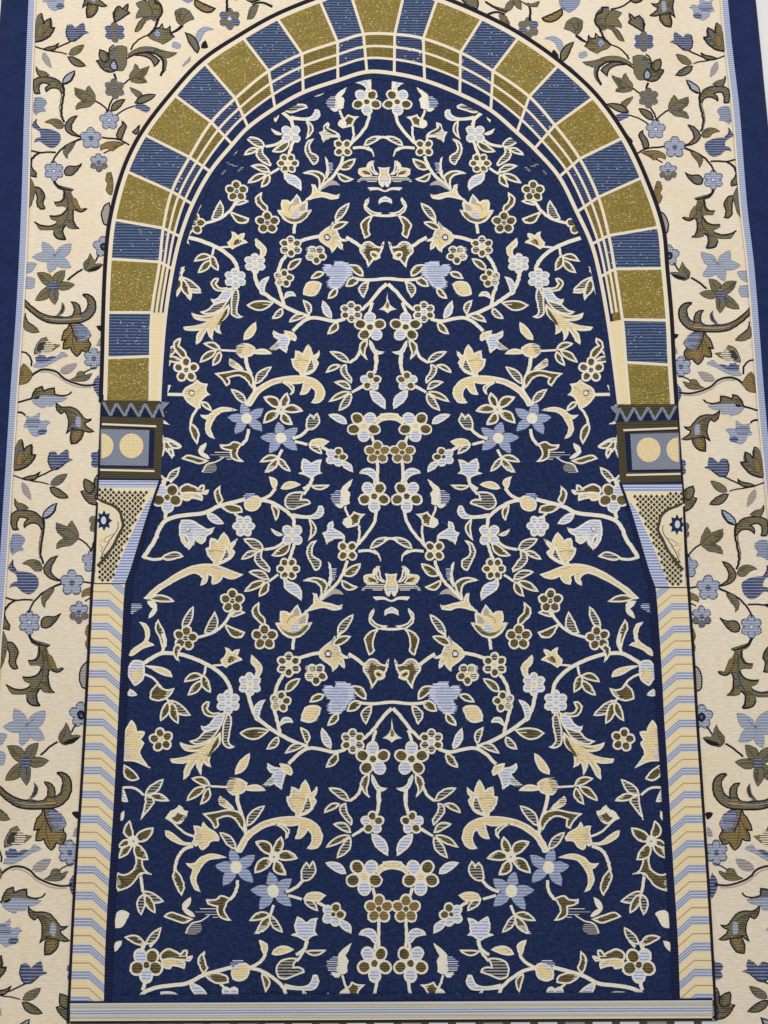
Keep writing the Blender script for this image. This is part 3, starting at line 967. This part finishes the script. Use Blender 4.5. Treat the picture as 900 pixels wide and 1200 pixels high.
# ------------------------------------------------------------------ where the repeats of the weave lie
AXIS = [(0, 444.0), (120, 447.7), (290, 452.8), (583, 457.5), (823, 459.3), (1128, 460.0)]
SC = [(115, .9755), (291, 1.0), (583, 1.043), (779, 1.0766), (1128, 1.150)]
UP = [(581.5, 119.5), (646.7, 174.5), (779, 289.5), (891, 385), (1022, 495.5), (1128.4, 581.5)]
axis = lambda y: interp(AXIS, y)
def place_field(k, side):
    def f(x, y):
        if k == 0: ny = y
        elif k == -1: ny = interp(UP, y)
        elif k == 1: ny = 1128.4 + (y-581.5)*1.19
        else: ny = 119.5 + (interp(UP, y)-581.5)*.84
        u = (x-axis(y))/interp(SC, y)
        return (axis(ny) + side*u*interp(SC, ny), ny)
    return f
E_R = [(-80, 836.8), (0, 843.7), (62, 849.5), (125, 857), (190, 862), (250, 867), (313, 874.5), (480, 887.5), (585, 897.5), (1200, 951)]
E_L = [(-80, 47), (0, 42.7), (125, 37.8), (250, 34), (355, 29), (460, 21.7), (585, 13.8), (690, 7.3), (760, 2), (1200, -24)]
YR = [(0, 50), (.52, 309), (1, 548.5), (1.52, 851.5), (2, 1139), (2.3, 1320)]
YL = [(0, 39), (.52, 299), (1, 540), (1.52, 849), (2, 1141), (2.3, 1322)]
def inv(tab, y):
    lo, hi = -1.0, 3.0
    for _ in range(40):
        m = .5*(lo+hi)
        if interp(tab, m) < y: lo = m
        else: hi = m
    return lo
def place_border(k, side):
    def f(x, y):
        w = inv(YR, y); d = (interp(E_R, y)-x)/(y+5400)
        ny = interp(YR if side > 0 else YL, w+k)
        d *= (ny+5400)
        return ((interp(E_R, ny)-d) if side > 0 else (interp(E_L, ny)+d), ny)
    return f
LO = [(300, 125), (470, 120.3), (520, 118.3), (583, 115.5), (690, 108.5), (825, 101.5), (925, 96), (1037, 88.3), (1198, 80.5)]
RO = [(300, 780), (468, 792.0), (530, 796), (583, 799.7), (617, 801.5), (663, 804.3), (703, 807), (763, 811.5), (836, 815.7), (898, 820), (943, 823), (1048, 830), (1198, 838.5)]
DY = [(400, 4.5), (690, 4.5), (730, 3.2), (945, 0), (1174, -3.5)]
lout = lambda y: interp(LO, y)
rout = lambda y: interp(RO, y)
def colside(side):
    """a pillar traced on the left; the right one is its mirror image"""
    if side < 0: return lambda x, y: (x, y)
    def f(x, y):
        ny = y + interp(DY, y)
        return (rout(ny)-(x-lout(y)), ny)
    return f

# ------------------------------------------------------------------ floor
def floor_mesh():
    o = Part(); a, n = 3.0, 6
    for i in range(n):
        for j in range(n):
            x0, y0 = -a+2*a*i/n, -a+2*a*j/n; s = 2*a/n; k = len(o.v)
            o.v += [(x0, y0, 0), (x0+s, y0, 0), (x0+s, y0+s, 0), (x0, y0+s, 0)]; o.f.append((k, k+1, k+2, k+3)); o.mi.append(o.m('floor'))
    return o
M['floor'] = mat('pale_floor', (226, 224, 224), grain=0.02, grain_scale=(60, 60, 1), sheen=0, rough=.5, bump=0.05)
fl = floor_mesh().build('floor'); fl['kind'] = 'structure'; fl['label'] = 'plain white floor showing past the edge of the rug'

# ------------------------------------------------------------------ the rug
rug = bpy.data.objects.new('prayer_rug', None); COL.objects.link(rug)
rug['label'] = 'navy and ivory woven prayer rug with a striped arch over a field of flowering vines'
rug['category'] = 'rug'
Z0, Z1 = .0006, .0030                     # underside and upper face of the cloth
TOP, BOT = -95.0, 1330.0
RUGL = [(-95, 8), (0, 1.6), (10, .6), (125, -7), (1330, -88)]
RUGR = [(-95, 876), (0, 885.4), (125, 898), (1330, 1013)]
ysl = lambda a, b, n: [a+(b-a)*i/n for i in range(n+1)]

p = Part()
ring = [(interp(RUGL, y)+.4, y) for y in ysl(TOP, BOT, 24)] + [(interp(RUGR, y)-.4, y) for y in ysl(BOT, TOP, 24)]
p.slab(ring, Z0, Z1-.0002, 'hem')
p.build('backing', rug)

for side in (-1, 1):                       # navy selvage and ribbed stripe down each long side
    E, RG = (E_L, RUGL) if side < 0 else (E_R, RUGR)
    ys = ysl(TOP, BOT, 60)
    wob = lambda y: .5*sin(y*.11)+.8*sin(y*.031+1)
    st = lambda y: (interp(E, y)+side*1.6, interp(E, y)+side*(8.6 + .0006*y))
    p = Part(); ed = [(interp(RG, y)-side*5.0*(1+y/5400)+wob(y), y) for y in ys]
    inn = [(st(y)[1]+.2*side, y) for y in ys]
    p.slab(inn + ed[::-1], Z1-.0001, Z1+.0005, 'edge')
    hem = [(interp(RG, y)+.15*wob(y), y) for y in ys]
    p.slab([(a-side*.0+side*.2, y) for a, y in ed] + hem[::-1], Z1-.0002, Z1+.0003, 'hem')
    p.build('edge_band', rug)
    p = Part()
    p.strip([(st(y)[0], y) for y in ys], [(st(y)[1], y) for y in ys], Z1+.0011, 'rib')
    p.strip([(interp(E, y)-side*.3, y) for y in ys], [(st(y)[0], y) for y in ys], Z1+.0011, 'white')
    p.build('ribbed_stripe', rug)

# floral border: ivory cloth with its repeats of the vine, left and right mirrored
p = Part()
ys = ysl(TOP, BOT, 40)
p.strip([(interp(E_L, y)-2, y) for y in ys], [(interp(E_R, y)+2, y) for y in ys], Z1+.0001, 'ground')
for side in (-1, 1):
    for k in (-1, 0, 1, 2):
        def box(x0, y0, x1, y1, side=side, k=k):
            if y1 < -20 or y0 > 1240: return False
            if side > 0: return x0 < interp(E_R, .5*(y0+y1))+3 and (y0 < 300 or x1 > rout(y0)-6) and x1 > 440
            return x1 > interp(E_L, .5*(y0+y1))-3 and (y0 < 300 or x0 < lout(y0)+6) and x0 < 460
        weave(p, BORDER, place_border(k, side), Z1+.00013+(side+1)*.2e-6+(k+1)*.1e-6, box)
p.build('floral_border', rug)

# navy field with the flowering vines
ZF = Z1 + .00013 + levels(BORDER)*STEP + .00003
p = Part()
inner = [(188.5, 474), (191, 400), (196, 358), (202, 316), (212, 278), (226, 240), (247, 201.7), (272.5, 170), (291, 150), (322.5, 127.5), (355.5, 109), (396, 95), (430, 86),
         (462, 87), (497.5, 95), (538.7, 111), (575, 130), (605.5, 156), (626, 175), (655, 208), (675.8, 249), (693, 286.7), (703, 325), (712.5, 378), (719, 425), (725, 474)]
lo_side = [(lout(y)+16, y) for y in ysl(1182, 480, 20)]; ro_side = [(rout(y)-16, y) for y in ysl(480, 1182, 20)]
p.face(lo_side + catmull([(x-(6 if x < 455 else -6), y-(5 if 250 < x < 660 else 0)) for x, y in inner], 3) + ro_side, ZF, 'field')
def fbox(x0, y0, x1, y1):
    if y0 > 1172 or y1 < 78: return False
    y = min(max(y0, 480), 1172)
    return x1 > lout(y)+25 and x0 < rout(y)-25
def under_arch(x, y):
    d = .5*(x[0]+x[1])
    return y[1] > 80
for side in (-1, 1):
    for k in (-2, -1, 0, 1):
        def box(x0, y0, x1, y1, k=k):
            if not fbox(x0, y0, x1, y1): return False
            if y1 < 470:                                   # tucked wholly under the arch: not woven
                rr = [(x, y) for x, y in inner]
                yt = min((abs(x-.5*(x0+x1)), y) for x, y in rr)[1]
                if y1 < yt-14: return False
                if x1 < 186 or x0 > 740: return False
            return True
        weave(p, FIELD, place_field(k, side), ZF+.00003+(side+1)*.6e-6+(k+2)*.3e-6, box, str(k))
p.build('vine_field', rug)

# striped horseshoe arch
ZA = ZF + .00003 + levels(FIELD)*STEP + .00003
RADII = [  # outer end, first ring, inner end; left foot over the top to the right foot
 ((123.3, 472), (176, 472), (187, 472)), ((125, 420), (176.7, 418), (190, 418)), ((126.2, 366.7), (178.3, 366.7), (194.5, 367)),
 ((129, 304), (187.5, 307.5), (202.7, 315.8)), ((134, 258), (191.7, 268), (211.7, 278)), ((149, 201.7), (201.7, 225), (225.8, 240)),
 ((170, 158.7), (222.5, 185), (246.7, 201.7)), ((205, 112.5), (248, 144), (272.5, 170)), ((240, 75), (276, 116), (291, 150)),
 ((285, 45), (315, 84), (322.5, 127.5)), ((325, 22.5), (354, 64), (355.5, 109)), ((375, 2), (395.7, 50), (396, 95)), ((410, -9), (426, 41), (430, 85)),
 ((474, -9), (462.5, 41), (462, 87)), ((512, .5), (496, 46), (497.5, 95)), ((565, 22.5), (539.5, 62.5), (538.7, 111)), ((607.5, 45), (577.5, 84), (575, 130)),
 ((654, 77.5), (620, 114), (605.5, 156)), ((695, 115), (650, 147.5), (626, 175)), ((729, 162.5), (679, 186.7), (655, 208)), ((751.7, 209), (700.8, 231.7), (675.8, 249)),
 ((771.7, 266.7), (713, 276.7), (693, 286.7)), ((776.7, 315), (720, 315.8), (703, 325)), ((782, 375.8), (729, 375), (712.5, 378)), ((784.5, 428), (733, 425), (719, 425)),
 ((787.5, 474), (737, 474), (725, 474))]
def lerp(a, b, t): return (a[0]+(b[0]-a[0])*t, a[1]+(b[1]-a[1])*t)
S_ = 6
def curve(get):
    return catmull([get(r) for r in RADII], S_)
c_out = curve(lambda r: r[0]); c_1 = curve(lambda r: r[1])
c_2 = curve(lambda r: lerp(r[1], r[2], .33)); c_3 = curve(lambda r: lerp(r[1], r[2], .64)); c_in = curve(lambda r: r[2])
p = Part()
A, B = offset_pair(c_out, 14.5); out_line = A if A[len(A)//2][1] < B[len(B)//2][1] else B
p.strip(out_line, c_out, ZA, 'k')
nlen = len(c_out)
A, B = offset_pair(c_in, 18.0); inner_line = A if A[len(A)//2][1] > B[len(B)//2][1] else B
p.strip(c_in, inner_line, ZA, 'field')
for i in range(len(RADII)-1):
    k0, k1 = i*S_, (i+1)*S_
    seg = lambda c: c[k0:k1+1]
    gold = i % 2 == 0
    p.strip(seg(c_out), seg(c_1), ZA+.00002, 'gold' if gold else 'ablue')
    springer = i < 2 or i >= len(RADII)-3
    if springer: p.strip(seg(c_1), seg(c_in), ZA+.00002, 'chev')
    else:
        kk = 'goldd' if gold else 'ablued'
        p.strip(seg(c_1), seg(c_2), ZA+.00002, kk); p.strip(seg(c_2), seg(c_3), ZA+.00002, kk)
        p.strip(seg(c_3), seg(c_in), ZA+.00002, 'field')
zi = ZA+.00004
def line(pts, w, k='white'):
    global zi
    A, B = offset_pair(pts, w); p.strip(A, B, zi, k); zi += 1.5e-6
lo_, hi_ = 2*S_, nlen-1-2*S_
line(c_out, 4.8)
A, B = offset_pair(c_in, 5.4); line(c_in, 4.4)
line(c_1, 3.4); line(c_2[lo_:hi_], 2.8); line(c_3[lo_:hi_], 2.8)
for i, r in enumerate(RADII[1:-1], 1):
    q = [r[0], r[1]] if i in (1, 2, len(RADII)-2, len(RADII)-3) else [r[0], r[1], r[2]]
    line(q, 3.2)
# dark line inside the foot of the arch
p.build('arch', rug)

# pillars: chevron shaft, bracket with lattice, boxed capital with a zigzag crown
ZP = zi + .00003
FLATS = [669, 697.3, 723.3, 750.4, 777.5, 805.6, 832.7, 861.9, 888.9, 917, 944.5, 973.7, 1002.8, 1032, 1062.3, 1092.7, 1124.2, 1153.3, 1183]
SHIN = [(683, 146.7), (740, 144), (920, 135.3), (1037, 128.2), (1102, 124.6), (1175, 122.5)]
shin = lambda y: interp(SHIN, y)
for side in (-1, 1):
    f = colside(side)
    p = Part(); g = lambda pts: [f(*q) for q in pts]
    z = [ZP]
    def poly(pts, k, part=None, smooth=False):
        (part or p).face(g(catmull(pts, 4, True) if smooth else pts), z[0], k); z[0] += 1.0e-6
    def rib(pts, w, k, part=None):
        A, B = offset_pair(g(pts), w); (part or p).strip(A, B, z[0], k); z[0] += 1.0e-6
    ys = ysl(683, 1174.5, 14)
    poly([(lout(y)+1.5, y) for y in ys] + [(shin(y), y) for y in ys[::-1]], 'pale')
    # chevrons
    inv_dy = lambda y: y-interp(DY, y) if True else y
    fl_ = [inv_dy(y) for y in FLATS]
    for a, b in zip(fl_[:-1], fl_[1:]):
        h = b-a
        for t0, t1, k in ((0, .045, 'brown'), (.055, .32, 'chev'), (.37, .43, 'blue'), (.48, .54, 'blue'), (.59, .655, 'blue'), (.70, .83, 'chev'), (.83, .86, 'lat'), (.86, 1.0, 'chev')):
            y0, y1 = a+h*t0, a+h*t1
            def pl(y):
                xo = lout(y)+1.5; xi = shin(y+8); kn = xo+(xi-xo)*.53; dr = (xi-kn)*.9
                return [(xo, y), (kn, y), (xi, y+dr)]
            P_ = pl(y0)+pl(y1)[::-1]
            for yy, kb in ((684.5, True), (1172.5, False)):
                P_ = clip_y(P_, yy, kb) if P_ else P_
            if len(P_) > 2: poly(P_, k)
    rib([(lout(684)+1, 684), (shin(684), 684)], 1.2, 'k')
    # dark selvedge between pillar and field, and the outer outline
    ys = ysl(562, 1180, 26)
    BR = [(562.7, 186.7), (576.7, 181), (603, 172.7), (643, 160.7), (683.3, 147)]
    edge = lambda y: interp(BR, y) if y < 683 else shin(y)
    p.strip(g([(edge(y)-.3, y) for y in ys]), g([(edge(y)+(8.6 if y > 690 else 3+5.6*max(0, (y-562)/128)), y) for y in ys]), z[0], 'strip'); z[0] += 1.0e-6
    ys = ysl(463, 1199, 30)
    p.strip(g([(lout(y)-1.9, y) for y in ys]), g([(lout(y)+1.5, y) for y in ys]), z[0], 'k'); z[0] += 1.0e-6
    shaft = p.build('pillar', rug)

    # ---- bracket under the capital
    q = Part(); Zb = lambda x, y: (90+x/7.5, 550+y/7.5)
    T = lambda *a: [Zb(a[i], a[i+1]) for i in range(0, len(a), 2)]
    poly(T(200, 95, 725, 95, 690, 195, 655, 300, 600, 470, 530, 700, 475, 880, 430, 1000, 165, 1000, 180, 600), 'lat', q)
    poly(T(200, 92, 725, 92, 705, 160, 200, 160), 'bh', q)
    poly(T(668, 235, 655, 300, 600, 470, 530, 700, 475, 880, 430, 1000, 310, 1000, 345, 900, 420, 720, 500, 540, 600, 330), 'bh', q)
    lat = T(195, 178, 625, 188, 590, 310, 500, 500, 400, 730, 310, 975, 172, 985, 180, 840, 340, 640, 405, 520, 395, 400, 320, 320, 200, 262)
    def inside(x, y, P_):
        c = False
        for (xa, ya), (xb, yb) in zip(P_, P_[1:]+P_[:1]):
            if (ya > y) != (yb > y) and x < xa+(y-ya)*(xb-xa)/(yb-ya): c = not c
        return c
    pit = 3.2
    for j in range(-1, 38):
        for i in range(0, 25):
            if (i+j) % 2: continue
            x, y = 117.5+i*pit, 574.2+j*pit
            if inside(x, y, lat):
                r = 2.25; poly([(x, y-r*1.15), (x+r, y), (x, y+r*1.15), (x-r, y)], 'box', q)
    # cartouche edge, star and scrolls
    rib(catmull(T(185, 262, 235, 285, 330, 325, 385, 380, 400, 440, 410, 500, 370, 580, 320, 680, 250, 780, 185, 850), 4), 3.2, 'box', q)
    rib(catmull(T(180, 275, 230, 310, 320, 350, 360, 395, 380, 450, 375, 520, 330, 600, 270, 700, 215, 770, 178, 815), 4), 2.4, 'white', q)
    for a in range(8):
        an = a*pi/4; c = Zb(244, 452)
        poly([(c[0]+9.6*sin(an+d)*m, c[1]-12.5*cos(an+d)*m) for d, m in ((-.42, .62), (0, 1), (.42, .62), (1.6, .05), (-1.6, .05))], 'field', q)
    c = Zb(240, 450); poly(disc(c[0], c[1], 3.0, 4.6), 'pale', q)
    rib(catmull(T(365, 460, 365, 520, 320, 590, 280, 640), 4), .9, 'k', q)
    rib(catmull(T(330, 570, 260, 600, 240, 630, 275, 645), 4), .9, 'brown', q)
    rib(catmull(T(205, 660, 235, 690, 215, 720, 235, 745, 205, 790), 4), .9, 'brown', q)
    rib(catmull(T(290, 640, 250, 700, 215, 790), 4), .9, 'k', q)
    poly(disc(*Zb(222, 628), 3.0, 2.4), 'g', q)
    q.build('bracket', shaft)

    # ---- capital
    q = Part(); Zb = lambda x, y: (90+x/7.5, 450+y/7.5)
    poly(T(222, 285, 765, 300, 742, 842, 205, 842), 'box', q)
    poly(T(200, 828, 745, 836, 742, 850, 198, 846), 'strip', q)
    poly(T(215, 395, 690, 405, 678, 742, 208, 735), 'strip', q)
    poly(T(215, 398, 642, 408, 632, 722, 210, 716), 'dl' if side < 0 else 'dr', q)
    c = Zb(484, 546); poly(disc(c[0], c[1], 14, 14.4, 0, 26), 'g', q)
    c = Zb(222, 546); poly([(c[0]+14*sin(a*pi/12), c[1]-14.4*cos(a*pi/12)) for a in range(13)], 'g', q)
    rib(T(226, 356, 702, 375), 2.2, 'white', q); rib(T(210, 757, 686, 768), 2.2, 'white', q)
    rib(T(226, 376, 690, 396), 1.4, 'k', q)
    poly(T(228, 150, 812, 162, 800, 200, 770, 300, 222, 290), 'strip', q)
    poly(T(228, 146, 735, 152, 735, 172, 228, 168), 'box', q)
    for yy in (185, 212): rib(T(245, yy, 780, yy+12), 1.0, 'box', q)
    zz_ = [(238, 165), (300, 282), (352, 172), (425, 286), (478, 172), (548, 290), (602, 176), (672, 300), (730, 178), (768, 292)]
    for a, b, c in zip(zz_[::2], zz_[1::2], zz_[2::2]): poly(T(a[0], a[1]-4, c[0], c[1]-4, b[0], b[1]-6), 'box', q)
    for a, b in zip(zz_[:-1], zz_[1:]):
        w = 15
        poly(T(a[0]-w, a[1], a[0]+w, a[1], b[0]+w*.7, b[1], b[0]-w*.7, b[1]), 'dl' if side < 0 else 'dr', q)
    poly(T(745, 160, 815, 165, 800, 190, 760, 230), 'dl' if side < 0 else 'dr', q)
    q.build('capital', shaft)

# striped sill that closes the foot of the field
p = Part(); ZB = ZP + .0005
LT, RT = (83.0, 1174.5), (834.0, 1171.0)
def across(t, dy):                     # t from the left to the right end
    x = LT[0]+(RT[0]-LT[0])*t; y = LT[1]+(RT[1]-LT[1])*t
    return (x, y + dy - 2.5*4*t*(1-t)*.0)
ts = ysl(0, 1, 24)
def bandstrip(d0, d1, k, dz): p.strip([across(t, d0) for t in ts], [across(t, d1) for t in ts], ZB+dz, k)
tin = ysl(.066, .937, 20)
p.strip([across(t, -9.6) for t in tin], [across(t, -2.0) for t in tin], ZB, 'field')
bandstrip(-2.2, .2, 'strip', 4e-6)
for d0, d1, k in ((0.2, 2.0, 'pale'), (2.0, 7.4, 'band'), (7.4, 8.6, 'pale'), (8.6, 10.2, 'blue'), (10.2, 11.4, 'pale'), (11.4, 13.2, 'blue'), (13.2, 14.6, 'pale'), (14.6, 19.4, 'band'), (19.4, 21, 'white'), (21, 23.4, 'k')):
    bandstrip(d0, d1, k, 8e-6)
p.build('sill_band', rug)

# arcade of small blocks that starts below the sill
p = Part(); i = 0; x = .006
rnd = random.Random(3)
bandstrip_y = (23.4, 120)
p.strip([across(t, 23.2) for t in ts], [across(t, 70) for t in ts], ZB-.0002, 'box')
while x < .985:
    w = .030
    p.face([across(x, 25), across(x+w, 25), across(x+w, 52), across(x, 52)], ZB-.0001, 'pale' if i % 3 else 'e')
    x += w+.0125; i += 1
p.build('lower_arcade', rug)

# ------------------------------------------------------------------ light, world, camera
def area(name, loc, target, size, power, colr):
    d = bpy.data.lights.new(name, 'AREA'); d.shape = 'RECTANGLE'; d.size, d.size_y = size; d.energy = power; d.color = colr
    o = bpy.data.objects.new(name, d); COL.objects.link(o); o.location = loc
    from mathutils import Vector
    o.rotation_euler = (Vector(target)-Vector(loc)).to_track_quat('-Z', 'Y').to_euler(); return o
area('ceiling_lamp', (-0.25, 0.95, 1.4), (0, 0.15, 0), (0.9, 0.7), LAMP1, (1.0, 0.975, 0.94))
area('side_lamp', (1.7, 0.9, 1.6), (0, 0.1, 0), (1.2, 1.2), LAMP2, (0.96, 0.98, 1.0))  # unseen soft area lamp on the right, placed to even the light
w = bpy.data.worlds.new('World'); scene.world = w; w.use_nodes = True
w.node_tree.nodes['Background'].inputs[0].default_value = (0.97, 0.98, 1.0, 1); w.node_tree.nodes['Background'].inputs[1].default_value = AMB

cam = bpy.data.cameras.new('camera'); cam.sensor_fit = 'VERTICAL'; cam.sensor_height = 24.0; cam.sensor_width = 18.0
cam.lens = 24.0*F/1200.0; cam.clip_start = .01; cam.clip_end = 50
co = bpy.data.objects.new('camera', cam); COL.objects.link(co)
co.location = (0, CY, H+.003); co.rotation_euler = (TH, 0, 0)
scene.camera = co
scene.view_settings.view_transform = 'Standard'; scene.view_settings.look = 'None'
scene.view_settings.exposure = 0; scene.view_settings.gamma = 1
